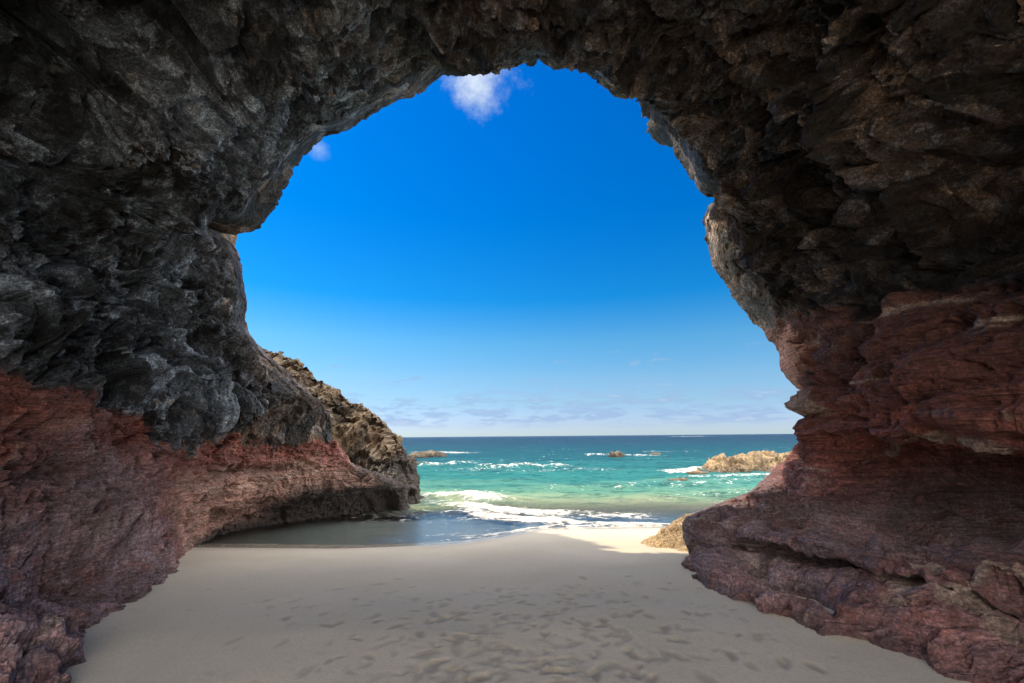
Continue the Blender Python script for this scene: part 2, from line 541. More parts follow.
# ------------------------------------------------------------------ the sea
def seg_dist(X, Y, pts):
    best = np.full(X.shape, 1e9)
    for (a, b) in zip(pts[:-1], pts[1:]):
        a, b = np.array(a), np.array(b)
        d = b - a
        t = np.clip(((X - a[0]) * d[0] + (Y - a[1]) * d[1]) / (d @ d), 0, 1)
        best = np.minimum(best, np.hypot(X - a[0] - t * d[0], Y - a[1] - t * d[1]))
    return best


def build_sea():
    ys = np.concatenate([np.arange(8.2, 16, 0.045), np.geomspace(16.05, 160, 330), np.geomspace(166, 30000, 70)])
    us = np.concatenate([np.linspace(-12, -1.25, 60)[:-1], np.linspace(-1.25, 1.25, 560), np.linspace(1.25, 12, 60)[1:]])
    U, Y = np.meshgrid(us, ys, indexing='ij')
    X = U * np.where(Y < 30, Y, Y)
    p = np.stack([X.ravel(), Y.ravel(), np.zeros(X.size)], 1)
    depth = SEA - sand_h(X, Y)
    amp = ss(depth, 0.0, 0.9) * (1 - ss(Y, 60, 200))
    w = fbm(p * np.array([0.35, 0.8, 1]), 4, 31, 0.6).reshape(X.shape)
    w2 = ridged(p * np.array([0.22, 0.55, 1]) + 5, 3, 37).reshape(X.shape)
    w3 = ridged(p * np.array([1.1, 2.2, 1]) + 9, 3, 38).reshape(X.shape)
    Z = SEA + amp * (0.12 * w + 0.10 * (w2 - 0.5) + 0.05 * (w3 - .5) * (1 - ss(Y, 25, 60)))
    foam = np.zeros_like(Z)

    def streak(pts, width, height, f):
        nonlocal Z, foam
        q = [tuple(atz(a, b, SEA)[:2]) for a, b in pts]
        wob = 0.8 * width * w
        d = seg_dist(X + wob, (Y + wob * 1.5), q)
        gss = np.exp(-(d / width) ** 2)
        Z = Z + height * gss * (0.6 + 0.8 * w)
        foam = np.maximum(foam, f * gss)
    # shore line foam and the collapsing wave at its left
    streak([(520, 522), (600, 524), (660, 525)], 0.30, 0.04, 0.95)
    streak([(478, 516), (520, 521), (560, 522)], 0.55, 0.06, 1.0)
    streak([(466, 506), (500, 511), (545, 515)], 0.8, 0.10, 0.95)
    streak([(444, 495), (470, 494), (490, 499)], 0.9, 0.18, 0.95)
    streak([(545, 513), (640, 517)], 0.7, 0.05, 0.55)
    streak([(430, 466), (468, 463)], 1.0, 0.25, 0.55)
    streak([(492, 469), (530, 467), (562, 468)], 1.2, 0.35, 0.52)
    streak([(455, 470), (520, 472), (600, 470)], 1.5, 0.12, 0.30)
    streak([(600, 455), (645, 456)], 2.0, 0.2, 0.55)
    streak([(650, 452), (690, 452)], 2.0, 0.1, 0.38)
    streak([(560, 488), (640, 486), (700, 485)], 1.2, 0.14, 0.22)
    streak([(676, 472), (705, 468)], 1.0, 0.1, 0.8)
    streak([(660, 487), (720, 482), (760, 478)], 1.4, 0.06, 0.28)
    streak([(690, 477), (790, 474)], 0.8, 0.06, 0.5)
    streak([(670, 497), (760, 492)], 1.2, 0.05, 0.24)
    streak([(680, 436.8), (700, 436.6)], 18.0, 0.8, 0.6)
    streak([(426, 500), (455, 508), (500, 520)], 0.7, 0.03, 0.42)
    streak([(400, 512), (450, 520), (490, 530)], 1.5, 0.01, 0.24)
    streak([(300, 538), (400, 534), (470, 534)], 0.8, 0.005, 0.12)
    streak([(430, 452), (460, 453)], 3.0, 0.1, 0.55)
    # broken foam scattered on the crests
    crest = ss(w2, 0.72, 0.95) * ss(Y, 14, 20) * (1 - ss(Y, 120, 400)) * ss(fbm(p * 0.05, 2, 41).reshape(X.shape), -0.05, 0.35)
    foam = np.maximum(foam, 0.36 * crest)
    edge = np.exp(-((depth - 0.010) / 0.012) ** 2) * ss(X, -4, 0.5)
    foam = np.maximum(foam, 0.9 * edge)
    # drop the sheet below the sand once ashore
    Z = np.where(depth < 0, SEA + depth * 0.5, Z)
    o = mesh_obj('sea', np.stack([X.ravel(), Y.ravel(), Z.ravel()], 1), grid_quads(*X.shape), M_SEA,
                 {'depth': np.maximum(depth, 0).ravel(), 'foam': foam.ravel()}, smooth=True)
    tag(o, kind='structure')


build_sea()

# ------------------------------------------------------------------ the rock arch
RIM = [(412, 520, 15), (409, 500, 15.2), (404, 482, 15), (382, 475, 14.6), (352, 462, 14), (334, 437, 13.5), (329, 410, 13),
       (312, 392, 12.5), (285, 368, 12), (262, 349, 11.5), (246, 326, 11), (247, 300, 10.6), (242, 265, 10.3), (233, 243, 10.2),
       (243, 229, 10.2), (264, 225, 10.1), (283, 193, 10), (303, 157, 10), (327, 136, 10), (348, 131, 10), (372, 115, 10),
       (400, 100, 10), (416, 97, 10), (441, 77, 10), (470, 75, 10), (501, 72, 10), (539, 62, 10), (555, 70, 10), (576, 69, 10),
       (596, 81, 9.9), (613, 96, 9.9), (636, 99, 9.8), (651, 133, 9.6), (668, 147, 9.5), (683, 167, 9.4), (698, 190, 9.3),
       (712, 199, 9.2), (702, 220, 9.2), (710, 262, 9.0), (730, 294, 8.9), (757, 328, 8.8), (774, 346, 8.7), (784, 375, 8.6),
       (799, 385, 8.5), (808, 408, 8.5), (806, 432, 8.4), (795, 450, 8.3), (775, 466, 8.2), (752, 490, 8.0), (726, 500, 7.8),
       (710, 506, 7.7), (701, 510, 7.6), (691, 514, 7.5), (684, 518, 7.4), (681, 526, 7.3), (682, 534, 7.2), (685, 546, 7.1),
       (688, 560, 6.95), (690, 572, 6.85), (693, 596, 6.7)]
NU = len(RIM)
RIMW = np.array([at(*r) for r in RIM])


def sec(keys, y):
    """a cross-section of the tunnel at depth y, keyed by rim index"""
    k = np.array(keys, float)
    i = np.arange(NU)
    return np.stack([np.interp(i, k[:, 0], k[:, 1]), np.full(NU, float(y)), np.interp(i, k[:, 0], k[:, 2])], 1)


TOPL = [(11, -5.8, 3.6), (13, -6.0, 4.6), (16, -5.7, 5.8), (19, -4.8, 7.0), (22, -3.2, 7.8), (25, -1, 8.2), (28, 1, 8.1),
        (31, 2.6, 7.5), (35, 3.9, 6.6), (39, 4.5, 5.4), (42, 4.6, 4.2), (44, 4.5, 3.2)]
S65 = sec([(0, -4.55, -0.9), (1, -4.65, -.2), (2, -4.75, .1), (4, -5.2, .6), (6, -5.4, 1.3), (8, -5.6, 2.2), (9, -5.8, 2.8)] +
          [(a, x * 1.03, z * 1.03) for a, x, z in TOPL] +
          [(46, 4.3, 2.1), (47, 4.45, 1.6), (48, 4.6, 1.2), (49, 4.5, .9), (50, 4.2, .75), (51, 3.8, .62), (52, 3.3, .5), (53, 2.95, .38),
           (54, 2.75, .22), (55, 3.0, .12), (56, 3.0, .04), (57, 2.6, .0), (58, 2.38, -.12), (59, 2.3, -.6)], 6.6)
SM = 0.5 * (RIMW + S65)
_bay = [(-6.8, 11.6, -1.3), (-6.95, 11.6, -.76), (-6.9, 11.3, -.30), (-6.75, 10.9, .1), (-6.65, 10.5, .5), (-6.55, 10.2, 1.0), (-6.5, 10.0, 1.7)]
SM[:7] = np.array(_bay)
SM[7:18, 0] += 0.25

S55 = sec([(0, -4.2, -0.7), (1, -4.05, -.1), (3, -4.45, .42), (5, -4.9, .95), (7, -5.2, 1.8), (9, -5.6, 2.75)] +
          [(a, x * 1.015, z * 1.015) for a, x, z in TOPL] +
          [(46, 4.3, 2.1), (47, 4.35, 1.45), (48, 6.2, 1.3), (49, 9.0, .9), (50, 9.0, .33), (51, 6.0, .28), (52, 4.3, .44), (53, 3.1, .47), (54, 3.05, .37), (55, 3.7, .27), (56, 3.6, .26), (57, 2.85, .24), (58, 2.27, .08), (59, 2.1, -.6)], 5.5)
S42 = sec([(0, -3.4, -0.6), (1, -3.62, 0.0), (3, -4.2, .45), (5, -4.7, 1.0), (7, -5.0, 1.8), (9, -5.4, 2.7)] + TOPL +
          [(46, 4.4, 2.1), (47, 4.5, 1.45), (48, 6.4, 1.3), (49, 9.2, .9), (50, 9.0, .38), (51, 6.0, .34), (52, 4.5, .48), (53, 3.65, .45), (54, 3.6, .34), (55, 4.4, .25), (56, 4.3, .27), (57, 3.25, .27), (58, 2.6, .08), (59, 2.1, -.5)], 4.2)
S28 = sec([(0, -2.5, -0.6), (1, -2.75, 0.0), (3, -3.6, .45), (5, -4.3, 1.0), (7, -4.8, 1.8), (9, -5.2, 2.7)] +
          [(a, x * .98, z * .98) for a, x, z in TOPL] +
          [(46, 4.6, 2.1), (47, 4.8, 1.45), (48, 6.0, 1.3), (49, 8.6, .9), (50, 8.4, .4), (51, 6.0, .4), (52, 5.1, .52), (53, 4.6, .45), (54, 4.5, .34), (55, 5.3, .27), (56, 5.0, .30), (57, 4.2, .28), (58, 3.5, .08), (59, 2.6, -.5)], 2.8)
S05 = S28 * np.array([1.02, 1, 0.98])
S05[:, 1] = 0.5
SB = S28 * np.array([1.0, 1, 0.74])
SB[:, 1] = -3.6
CEN = np.array([0.3, 0, 3.5])


def outward(P, dist, dy):
    d = (P - CEN) * np.array([1, 0, 1])
    d[:, 2] = np.maximum(d[:, 2], -0.3 * np.abs(d[:, 0]))
    d /= np.linalg.norm(d, axis=1, keepdims=True)
    Q = P + d * dist
    Q[:, 1] += dy
    Q[:5, 2] = np.minimum(Q[:5, 2], P[:5, 2])
    return Q


# seaward side of the rim, then the outside of the mass over the top, then down to the back opening
O1 = outward(RIMW, 0.55, 0.75)
O2 = outward(RIMW, 2.2, 1.0)
O3 = outward(RIMW, 5.0, 0.2)
O4 = outward(S42, 6.5, 0.0)
O5 = outward(SB, 5.0, 0.3)
O6 = outward(SB, 0.9, -0.5)
RINGS = [O5, O4, O3, O2, O1, RIMW, SM, S65, S55, S42, S28, S05, SB, O6, O5]


def catmull(C, t):
    """C: (n, ...) controls, t: parameter 0..n-1"""
    n = len(C)
    i = np.clip(np.floor(t).astype(int), 0, n - 2)
    f = (t - i)[(...,) + (None,) * (C.ndim - 1)]
    p0, p1, p2, p3 = C[np.clip(i - 1, 0, n - 1)], C[i], C[i + 1], C[np.clip(i + 2, 0, n - 1)]
    return 0.5 * (2 * p1 + (p2 - p0) * f + (2 * p0 - 5 * p1 + 4 * p2 - p3) * f ** 2 + (3 * p1 - p0 - 3 * p2 + p3) * f ** 3)


def red_mask(p):
    n = fbm(p * 0.7, 3, 51) * 0.35 + fbm(p * 3.0, 4, 53, .65) * 0.26
    zb = np.where(p[:, 0] < 0, 1.55 + 0.85 * ss(p[:, 1], 8, 4.5), 3.2 + 0.10 * (p[:, 1] - 4))
    zb = np.where(np.abs(p[:, 0]) < 9, zb, 1.5)
    v = zb + n - p[:, 2]
    return ss(v, -0.06, 0.08), ss(v, -0.45, 0.35)


def rock_disp(p, red, big_k):
    """big_k: weight of the large forms (less where the outline of the opening is known)"""
    big = fbm(p * 0.42, 3, 61) * 0.75
    wp = p + 0.35 * np.stack([fbm(p * 1.1, 3, 63), fbm(p * 1.1, 3, 64), fbm(p * 1.1, 3, 65)], 1)
    th = np.arctan2(p[:, 2] - 2.0, p[:, 0]) * 5.5
    # folded flow layers that run round the vault
    fl = np.stack([th * 0.45, p[:, 1] * 1.5 + 0.5 * fbm(p * .6, 2, 66), np.hypot(p[:, 0], p[:, 2] - 2) * 1.5], 1)
    fold = (ridged(fl, 4, 67, .5) - .55) * 0.42
    f0 = facet(wp * np.array([.62, .62, .8]), 2) * 0.42
    f1, t1 = facet(wp * np.array([1.5, 1.5, 2.1]), 3, tone=True)
    f2, t2 = facet(wp * np.array([3.4, 3.4, 4.6]) + 7, 4, tone=True)
    f3, t3 = facet(wp * 9.5, 5, tone=True)
    m = ss(fbm(p * 0.8, 2, 68), -0.35, 0.35)            # smooth slabs next to crumbly patches
    fine = fbm(p * 6.0, 5, 69, 0.62) * 0.07
    crum = (ridged(wp * 4.5, 4, 70, .6) - .5) * 0.15
    dark = (big + f0 + fold) * big_k + f1 * .23 * (.25 + .75 * big_k) + (f2 * .125 + crum) * (.30 + .70 * m) * (.45 + .55 * big_k) \
        + f3 * .042 * (.4 + .6 * m) * (.4 + .6 * big_k) + fine * .5
    # bedded layers: hard beds stand out in steps over worn soft ones, dipping gently seaward
    wz = 0.22 * fbm(p * np.array([0.35, 0.35, 0.6]), 3, 71) + .03 * fbm(p * np.array([1.5, 1.5, 1.0]), 3, 75)
    zz = p[:, 2] + wz + np.where(p[:, 0] > 0, 0.10, 0.03) * p[:, 1]

    def bed(h, v, sd, hard):
        return np.tanh(hard * perlin(np.stack([p[:, 0] * h, p[:, 1] * h, zz * v], 1), sd))
    mv = .55 + .9 * ss(fbm(p * np.array([.5, .5, 1.2]), 2, 87), -.3, .4)
    lk2 = 1.0
    led = bed(.25, 1.25, 81, 5) * .10 + (bed(.4, 3.4, 82, 6) * .075 + bed(.9, 7.5, 83, 5) * .050 + bed(1.6, 17, 84, 3) * .026) * mv
    fib = fbm(np.stack([p[:, 0] * 2.0, p[:, 1] * 2.0, zz * 22], 1), 3, 73, 0.6) * 0.032
    lk = np.where(p[:, 2] < .8, .6, 1.0)
    left = ss(-p[:, 0], -1, 1)
    pits = -.16 * ss(perlin(wp * np.array([1.6, 1.6, 3.2]), 86), .22, .45) - .05 * ss(perlin(wp * np.array([5, 5, 9.]), 88), .2, .45)
    redd = big * 0.55 * big_k * lk + led * lk * (.35 + .65 * big_k) + fib + pits + left * ((f1 * .09 + f2 * .06 + crum * .5) * lk + f3 * .03) \
        + (1 - left) * (f1 * .07 + f2 * .035 + crum * .25 + f3 * .012) + fine * (.25 + .4 * left)
    tone = .45 * t1 + .35 * t2 + .2 * t3
    rs = ss(red, 0.0, 1.0)
    streak = ss(perlin(np.stack([p[:, 0] * .5, p[:, 1] * .5, zz * 6.5], 1), 89), .30, .42) * ss(fbm(p * 1.2, 3, 90), -.1, .3) * rs
    return dark * (1 - rs) + redd * rs, tone, streak


# pale patches on the walls, and sunlit gold painted on the rim: pixel, radius (x, y, z) in metres
PALE_AND_LIT = [((707, 222), (.35, .6, .45)), ((806, 404), (.25, .5, .22)), ((877, 304), (.5, .25, .055)), ((975, 308), (.25, .2, .04)), ((950, 441), (.45, .35, .085)), ((1000, 455), (.3, .3, .03)), ((908, 458), (.3, .3, .03)),
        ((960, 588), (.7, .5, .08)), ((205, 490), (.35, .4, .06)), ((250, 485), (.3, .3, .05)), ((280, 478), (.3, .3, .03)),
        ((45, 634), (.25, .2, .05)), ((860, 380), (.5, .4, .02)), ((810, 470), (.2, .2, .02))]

# hollows (+) and bulges (-) seen in the vault: pixel, radius in metres, depth in metres
DENTS = [((85, 562), (.30, .5, .26), .55), ((135, 548), (.25, .5, .12), .3), ((208, 549), (.2, .3, .10), .35),
         ((90, 30), (1.3, 1.2, .8), 2.0), ((165, 60), (.6, .7, .4), 1.3), ((430, 560), (.1, .1, .1), 0.0), ((60, 120), (.5, .6, .2), .6), ((280, 30), (.4, .5, .25), .5), ((20, 110), (.7, .9, .6), .7),
         ((250, 240), (.8, .8, .7), -.15), ((125, 330), (.9, .9, .7), -.4), ((60, 300), (.4, .5, .4), .4), ((130, 200), (.5, .7, .3), .4),
         ((970, 190), (1.2, 1.2, .8), 2.0), ((800, 60), (.7, .6, .5), .6), ((900, 330), (.6, .5, .22), .35), ((1000, 330), (.6, .6, .3), .6),
         ((860, 110), (.5, .5, .45), -.45), ((740, 200), (.5, .5, .5), -.25), ((800, 230), (.7, .5, .3), .4), ((560, 20), (.8, .6, .4), -.3),
         ((300, 110), (.6, .7, .3), .35), ((380, 40), (.6, .6, .4), .35), ((480, 25), (.5, .7, .3), -.35), ((690, 60), (.4, .8, .4), .35),
         ((230, 60), (.5, .5, .5), -.5), ((270, 470), (.9, .5, .12), .25), ((190, 455), (.2, .3, .10), .2), ((780, 575), (.5, .5, .10), .12), ((985, 500), (1.5, 1.5, .20), .3), ((745, 560), (.35, .4, .10), .18), ((800, 572), (.3, .3, .10), .18),
         ((30, 430), (.8, .6, .10), .2), ((20, 640), (.3, .5, .3), -.2)]


def build_arch():
    C = np.array(RINGS)                                  # (13, NU, 3)
    s = np.concatenate([np.linspace(0, 3.6, 30)[:-1], np.linspace(3.6, 4.9, 40)[:-1], np.linspace(4.9, 7.0, 260)[:-1],
                        np.linspace(7.0, 10.1, 320)[:-1], np.linspace(10.1, 14, 50)])
    A = catmull(C, s)                                    # (ns, NU, 3)
    # arc length parameter along the rim in the picture, so faces stay even
    a = np.array([(r[0], r[1]) for r in RIM], float)
    L = np.concatenate([[0], np.cumsum(np.hypot(*np.diff(a, axis=0).T))])
    L = 0.5 * L / L[-1] + 0.5 * np.arange(NU) / (NU - 1)
    nu = 1200
    t = np.interp(np.linspace(0, 1, nu), L, np.arange(NU))
    P = catmull(A.transpose(1, 0, 2), t).transpose(1, 0, 2)   # (ns, nu, 3)
    N = grid_normals(P)
    p = P.reshape(-1, 3)
    red, red_soft = red_mask(p)
    lower = np.exp(-((np.linspace(0, 1, nu) - 0.0) / 0.12) ** 2)[None, :]
    wd = np.where(s > 5, 0.85, 1.2)
    bk = 1 - 0.93 * np.exp(-(np.abs(s - 5) / wd) ** 2.0)[:, None] * np.ones((1, nu))
    bk[s > 5] *= 1 - 0.35 * lower[0]
    ui = np.interp(np.linspace(0, 1, nu), L, np.arange(NU))
    footk = 0.25 + 0.75 * np.minimum(ss(ui, 1.0, 5.0), ss(-ui, -58.5, -55.0))
    bk *= footk[None, :]
    d, tone, pstreak = rock_disp(p, red_soft, bk.ravel())
    d = d.reshape(P.shape[:2])
    und = np.exp(-((ui - 1.3) / .9) ** 2)[None, :] * ss(s, 6.2, 5.7)[:, None] * (s > 5)[:, None]
    d = d - 0.45 * und
    rim_t = 1 - 0.66 * np.exp(-((s - 5) / np.where(s < 5, 1.0, 0.45)) ** 2)[:, None] * (1 - .75 * ss(-ui, -10, -7))[None, :]
    rim_t *= 1 - .92 * (np.exp(-((ui - 44) / 4.0) ** 2)[None, :] * np.exp(-((s - 5) / 1.0) ** 2)[:, None])
    d = d * rim_t - 0.05 * np.exp(-((s - 5) / 0.6) ** 2)[:, None]
    # local hollows and bulges, found on the vault by where they are seen
    ci = np.where((s > 5.05) & (s < 10))[0]
    Pc = P[ci] - np.array([0, 0, CAMZ])
    loc = Pc @ M3
    px = 512 + F * loc[..., 0] / -loc[..., 2]
    py = 341.5 - F * loc[..., 1] / -loc[..., 2]
    bad = loc[..., 2] > -0.3
    for (c, rad, dep) in DENTS:
        e = (px - c[0]) ** 2 + (py - c[1]) ** 2 + bad * 1e9
        a_, b_ = np.unravel_index(np.argmin(e), e.shape)
        w = ((P - P[ci[a_], b_]) / np.array([max(rad[0], rad[1]), rad[1], rad[2]])) + 0.35 * fbm(p * 1.8, 2, 95).reshape(d.shape)[..., None]
        d = d - dep * np.exp(-(w ** 2).sum(2))
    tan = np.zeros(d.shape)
    for (c, rad) in PALE_AND_LIT:
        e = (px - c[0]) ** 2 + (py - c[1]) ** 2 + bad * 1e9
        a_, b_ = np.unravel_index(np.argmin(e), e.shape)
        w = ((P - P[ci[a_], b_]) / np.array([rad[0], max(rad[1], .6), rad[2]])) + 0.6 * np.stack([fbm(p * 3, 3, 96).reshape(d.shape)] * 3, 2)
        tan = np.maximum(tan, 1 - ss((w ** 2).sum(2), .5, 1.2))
    # sign: normals must point into the tunnel / away from the mass
        mid = P[np.argmin(np.abs(s - 7.5)), nu // 2]
    nm = N[np.argmin(np.abs(s - 7.5)), nu // 2]
    sign = 1.0 if nm[2] < 0 else -1.0
    Q = P + N * sign * d[..., None]
    # survey the opening: move the lip in or out where the broken surface strays from the measured outline
    cx, cy = 520., 300.
    ang_r = np.unwrap(np.arctan2(a[:, 1] - cy, a[:, 0] - cx))
    rad_r = np.hypot(a[:, 0] - cx, a[:, 1] - cy)
    if ang_r[-1] < ang_r[0]:
        ang_r = -ang_r
        sg = -1
    else:
        sg = 1
    NB = 900
    si = np.where((s > 3.4) & (s < 9.0))[0]
    rows = np.interp(ui, np.arange(NU), ang_r)
    for it in range(3):
        lc = (Q[si] - np.array([0, 0, CAMZ])) @ M3
        ok = lc[..., 2] < -0.5
        qx = 512 + F * lc[..., 0] / np.minimum(lc[..., 2], -.5) * -1 - cx
        qy = 341.5 - F * lc[..., 1] / np.minimum(lc[..., 2], -.5) * -1 - cy
        an = sg * np.arctan2(qy, qx)
        an = (an - ang_r[0] + 0.3) % (2 * math.pi) + ang_r[0] - 0.3
        rr = np.hypot(qx, qy)
        b = np.clip(((an - ang_r[0] + 0.3) / (2 * math.pi) * NB).astype(int), 0, NB - 1)
        mn = np.full(NB, 1e4)
        np.minimum.at(mn, b[ok], rr[ok])
        ba = (np.arange(NB) + .5) / NB * 2 * math.pi + ang_r[0] - 0.3
        des = np.interp(ba, ang_r, rad_r)
        dr = np.where(mn < 9e3, des - mn, 0)
        col = np.interp(rows, ba, dr)
        kern = np.exp(-(np.arange(-40, 41) / (16. if it == 0 else 9.)) ** 2)
        kern /= kern.sum()
        col = np.convolve(np.pad(col, 40, mode='edge'), kern, 'valid')
        col = np.clip(col, -45, 45) * ss(ui, 0.3, 1.5) * ss(-ui, -58.5, -57.5)
        th_ = sg * rows
        ex, ey = np.cos(th_), np.sin(th_)
        dirw = np.stack([ex, -ey, 0 * ex], 1) @ M3.T
        dep = -((Q - np.array([0, 0, CAMZ])) @ M3)[..., 2]
        wt = np.where(s < 5, np.exp(-((s - 5) / 1.5) ** 2), np.exp(-((s - 5) / 0.8) ** 2))[:, None]
        Q = Q + (wt * col[None, :] * np.clip(dep, 3, 20) / F)[..., None] * dirw[None]
        print('lip residual', it, float(np.abs(dr).mean()))
    Q = Q.reshape(-1, 3)
    zw = Q[:, 2] - np.where(Q[:, 1] > 9, SEA, sand_h(Q[:, 0], Q[:, 1]))
    wet = ss(zw, 0.32, 0.08) * ss(Q[:, 1], 8.5, 11.0) * 0.9 + ss(zw, 0.10, 0.0) * 0.3
    wet = np.maximum(wet, 1.0 * ss(zw + .2 * fbm(p * 1.5, 2, 92), 1.10, 0.85) * ss(Q[:, 1], 12.0, 13.2) * (Q[:, 0] < 0))
    wet = np.maximum(wet, 0.9 * ss(Q[:, 1] + .5 * fbm(p * 1.2, 2, 94), 14.3, 14.7) * (Q[:, 0] < 0))
    low = ss(Q[:, 2] + 0.45 * fbm(p * 0.8, 3, 91), 1.95, 0.9)
    low = low * (1 - .8 * ss(Q[:, 1], 6.0, 8.5))
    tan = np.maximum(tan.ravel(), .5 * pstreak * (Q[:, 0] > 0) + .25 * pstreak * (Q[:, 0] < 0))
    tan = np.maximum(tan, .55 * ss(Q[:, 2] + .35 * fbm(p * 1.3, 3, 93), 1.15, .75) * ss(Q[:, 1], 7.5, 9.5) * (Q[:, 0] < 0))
    low = np.where(Q[:, 0] > 0, 0.75 * ss(Q[:, 2] + 0.3 * fbm(p * 0.8, 3, 91), 1.5, .6) * ss(Q[:, 1], 4.3, 5.8) + 0.65 * ss(Q[:, 2] + .2 * fbm(p * 1.1, 3, 100), .8, .3), low)
    low = np.clip(low, 0, 1)
    cool = ss(-Q[:, 0] + 1.2 * fbm(p * .5, 3, 97), 1.5, 4.5) * ss(Q[:, 1], 10.5, 8.0)
    cool = np.maximum(cool, .6 * ss(Q[:, 1] + fbm(p * .6, 2, 98), 6.8, 5.6)) * (1 - ss(Q[:, 0] + .8 * fbm(p * .7, 2, 99), 0.5, 2.5))
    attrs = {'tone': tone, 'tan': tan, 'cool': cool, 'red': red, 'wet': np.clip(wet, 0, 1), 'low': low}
    G = grid_quads(*P.shape[:2])
    if sign < 0:
        G = G[:, ::-1]
    root = bpy.data.objects.new('rock_arch', None)
    COL.objects.link(root)
    tag(root, 'huge dark rocky sea cave arch with red layered lower walls framing the beach', 'rock arch')
    fr = red[G].mean(1) > 0.5
    fx = Q[G, 0].mean(1) > 0.3
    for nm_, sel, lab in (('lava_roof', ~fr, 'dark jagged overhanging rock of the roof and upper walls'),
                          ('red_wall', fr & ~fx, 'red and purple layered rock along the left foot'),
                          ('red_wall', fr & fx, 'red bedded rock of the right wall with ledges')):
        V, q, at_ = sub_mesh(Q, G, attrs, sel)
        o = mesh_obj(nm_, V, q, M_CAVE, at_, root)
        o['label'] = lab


build_arch()


# ------------------------------------------------------------------ headland on the left
def build_headland():
    xs = np.concatenate([np.linspace(-45, -14.2, 60), np.arange(-14, -2.3, 0.045)])
    ys = np.concatenate([np.arange(11.5, 22.5, 0.05), np.linspace(22.8, 60, 60)])
    X, Y = np.meshgrid(xs, ys, indexing='ij')
    H = np.full(X.shape, -3.0)

    def ridge(pts, slope, pw=0.0):
        nonlocal H
        for a, b in zip(pts[:-1], pts[1:]):
            a, b = np.array(a, float), np.array(b, float)
            d = b[:2] - a[:2]
            t = np.clip(((X - a[0]) * d[0] + (Y - a[1]) * d[1]) / (d @ d), 0, 1)
            dist = np.hypot(X - a[0] - t * d[0], Y - a[1] - t * d[1])
            H = np.maximum(H, a[2] + t * (b[2] - a[2]) - slope * np.where(dist < pw, dist * .35, pw * .35 + (dist - pw)))
    ridge([(-10.5, 11.6, 13), (-9.7, 13.0, 13.0), (-10.9, 15.3, 13.5), (-12.3, 17.5, 13.1), (-13.5, 19.8, 11.5)], 6.5)  # crag hidden behind the arch, shaped to cast the beach shadow
    B = [(272, 349, 21), (286, 354, 20.5), (302, 361, 20), (330, 386, 19.5), (350, 399, 19), (372, 408, 18.6), (385, 418, 18.2),
         (394, 434, 17.8), (400, 444, 17.4), (403, 462, 17), (404, 490, 16.8)]
    W = [at(*b) for b in B]
    ridge([(-18, 24, 8), (-13.5, 22, 6.8)] + [tuple(w) for w in W], 3.0, .6)
    # spurs coming down towards the water
    ridge([tuple(W[3]), (-6.8, 17.2, 1.6), (-6.0, 16.3, 0.0)], 1.7)
    ridge([tuple(W[6]), (-4.3, 16.8, 1.2), (-3.8, 16.1, -0.2)], 1.8)
    ridge([(-30, 40, 9), (-18, 24, 8)], 1.2)
    P = np.stack([X, Y, H], 2)
    N = grid_normals(P)
    p = P.reshape(-1, 3)
    wp = p + 0.25 * np.stack([fbm(p * 1.3, 2, 63), fbm(p * 1.3, 2, 64), fbm(p * 1.3, 2, 65)], 1)
    d = facet(wp * np.array([.8, .8, 1.2]), 21) * 0.24 + facet(wp * np.array([2.0, 2.0, 3.0]), 22) * 0.07 + facet(wp * 5.2, 23) * 0.05 \
        + fbm(p * 3.5, 4, 25, .6) * 0.10 + (ridged(wp * np.array([.9, .9, 1.6]), 3, 28) - .6) * 0.3
    Q = (P + N * (d.reshape(X.shape) - 0.16)[..., None] * np.array([1, 1, 0.8])).reshape(-1, 3)
    z = Q[:, 2] - SEA
    at_ = {'red': 0.5 * ss(fbm(p * .5, 3, 29), .2, .5), 'wet': ss(z + .5 * fbm(p * .8, 2, 30), 1.9, 1.1) * 0.85, 'low': np.zeros(len(Q))}
    G = grid_quads(*X.shape)
    keep = (Q[G, 2].max(1) > SEA - 0.8)
    V, q, a2 = sub_mesh(Q, G, at_, keep)
    o = mesh_obj('headland', V, q, M_CLIFF, a2)
    tag(o, 'craggy brown headland sloping to the sea beyond the left wall, its ridge sunlit', 'headland')


build_headland()


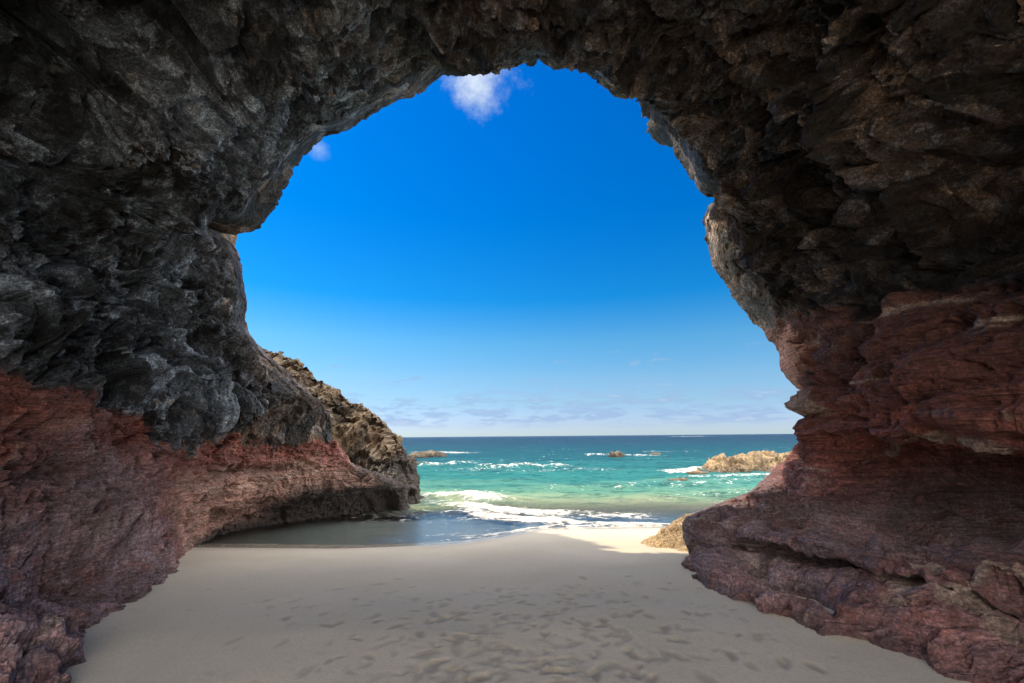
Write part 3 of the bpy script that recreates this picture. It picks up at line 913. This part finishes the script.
# ------------------------------------------------------------------ loose and offshore rocks
def boulder(name, c, size, mat, seed, label, cat='rock', rot=0.0, nu=180, nv=90, rough=1.0, flat=0.35, wet=0.5, group=None, slab=0.0, worn=1.0):
    """lumpy boulder, wide base; c is the base centre"""
    th = np.linspace(0, 2 * math.pi, nu, endpoint=False)
    ph = np.linspace(-0.9, math.pi / 2 - 1e-3, nv)
    T, PH = np.meshgrid(th, ph, indexing='ij')
    cs = np.cos(PH) ** 0.65
    x, y = cs * np.cos(T), cs * np.sin(T)
    z = np.sign(np.sin(PH)) * np.abs(np.sin(PH)) ** (1 - flat)
    B = np.stack([x * size[0], y * size[1], z * size[2]], 2)
    s = min(size[0], size[1])
    p = B.reshape(-1, 3) / s * 1.6 + seed * 13.7
    ps = p * np.array([1, 1, 1 + slab])
    d = fbm(p * .9, 3, seed) * .40 + worn * (facet(ps * 1.3, seed + 1) * .20 + facet(ps * 3.2, seed + 2) * .10 + facet(ps * 7, seed + 3) * .045)
    n = B / (np.array(size) ** 2)
    n /= np.linalg.norm(n, axis=2, keepdims=True) + 1e-9
    hs = min(s, size[2] * 1.6)
    Q = B + n * (d.reshape(T.shape) * rough * hs)[..., None]
    ca, sa = math.cos(rot), math.sin(rot)
    X = Q[..., 0] * ca - Q[..., 1] * sa
    Y = Q[..., 0] * sa + Q[..., 1] * ca
    V = np.stack([X, Y, Q[..., 2]], 2)
    G = grid_quads(nu, nv)
    j = np.arange(nv - 1)
    wrap = np.stack([(nu - 1) * nv + j, j, j + 1, (nu - 1) * nv + j + 1], 1)
    G = np.concatenate([G, wrap])
    V = V.reshape(-1, 3)
    w = wet * ss(V[:, 2] + c[2] - SEA, 0.35 * size[2] + .15, 0.02)
    o = mesh_obj(name, V, G, mat, {'red': np.zeros(len(V)), 'wet': w, 'low': np.zeros(len(V))})
    o.location = c
    tag(o, label, cat, group)
    return o


def onsea(px, py, dz=0.0):
    v = atz(px, py, SEA)
    return (v[0], v[1], SEA + dz)


def outcrop():
    """long tan outcrop off the right wall"""
    A, B = np.array(onsea(733, 473)), np.array(onsea(840, 467))
    ln = np.hypot(*(B - A)[:2])
    us = np.arange(-1.2, ln + 6, 0.05)
    vs = np.arange(-2.6, 5.0, 0.06)
    U, V = np.meshgrid(us, vs, indexing='ij')
    d = (B - A)[:2] / ln
    nrm = np.array([-d[1], d[0]])
    X = A[0] + U * d[0] + V * nrm[0]
    Y = A[1] + U * d[1] + V * nrm[1]
    top = np.interp(U, [-1.2, -.5, 0.2, 1.0, 2.2, 3.0, 3.8, 5.2, ln + 2, ln + 6], [-.7, .05, .4, 0.75, 0.85, .72, .95, .9, .85, 0.4])
    prof = np.where(V < 1.0, ss(V, -1.1, 0.7), 1 - ss(V, 2.0, 4.6))
    Z = SEA - .6 + (top + .6) * prof
    P = np.stack([X, Y, Z], 2)
    N = grid_normals(P)
    p = P.reshape(-1, 3)
    dd = facet(p * np.array([.9, .9, 1.3]), 31) * .30 + facet(p * 2.4, 32) * .17 + facet(p * 5.5, 33) * .08 + fbm(p * 2.0, 4, 34, .6) * .16
    Q = (P + N * dd.reshape(U.shape)[..., None]).reshape(-1, 3)
    o = mesh_obj('rock_outcrop', Q, grid_quads(*U.shape), M_TAN,
                 {'red': np.zeros(len(Q)), 'wet': ss(Q[:, 2] - SEA, .30, .05) * .7, 'low': np.zeros(len(Q))})
    tag(o, 'long sunlit tan rock outcrop rising from the sea beside the right wall', 'rock')


outcrop()
# the sunlit slab and boulder at the foot of the right wall
v = at(676, 535, 8.1)
boulder('boulder', (v[0] + 0.70, 8.3, -0.60), (1.35, .75, 0.44), M_GOLD, 3,
        'sunlit yellow slab on the sand at the seaward foot of the right wall', rough=.38, flat=.2, slab=1.2, rot=-.45, worn=.35)
v = at(690, 512, 9.6)
boulder('boulder', (v[0] + 0.80, 9.5, -0.75), (1.7, .8, 0.74), M_GOLD, 5,
        'rounded brown boulder at the water edge behind the yellow slab', rough=.4, flat=.3, rot=.15, worn=.5)
# reef and small rocks offshore
v = onsea(436, 457)
boulder('reef', (v[0] - 1.0, v[1], SEA - .1), (2.3, 1.3, 0.7), M_REEF, 7,
        'low dark reef off the tip of the headland near the horizon', rough=.5, flat=.6)
v = onsea(423, 465)
boulder('sea_rock', v, (.75, .5, .25), M_REEF, 9, 'small dark rock awash just right of the headland', nu=90, nv=40)
v = onsea(617, 457)
boulder('sea_rock', v, (.8, .6, .5), M_REEF, 11, 'small brown rock with white foam around it in mid sea', nu=90, nv=40)
v = onsea(655, 455)
boulder('sea_rock', v, (.7, .5, .2), M_REEF, 12, 'tiny brown rock farther right of the foaming rock', nu=90, nv=40)
v = onsea(679, 481)
boulder('sea_rock', v, (.55, .3, .11), M_TAN, 14, 'low wet tan rock awash left of the long outcrop', nu=120, nv=50, wet=.8)
v = onsea(697, 474)
boulder('sea_rock', v, (.6, .35, .14), M_TAN, 15, 'flat rock barely above water at the outcrop end', nu=120, nv=50, wet=.8)
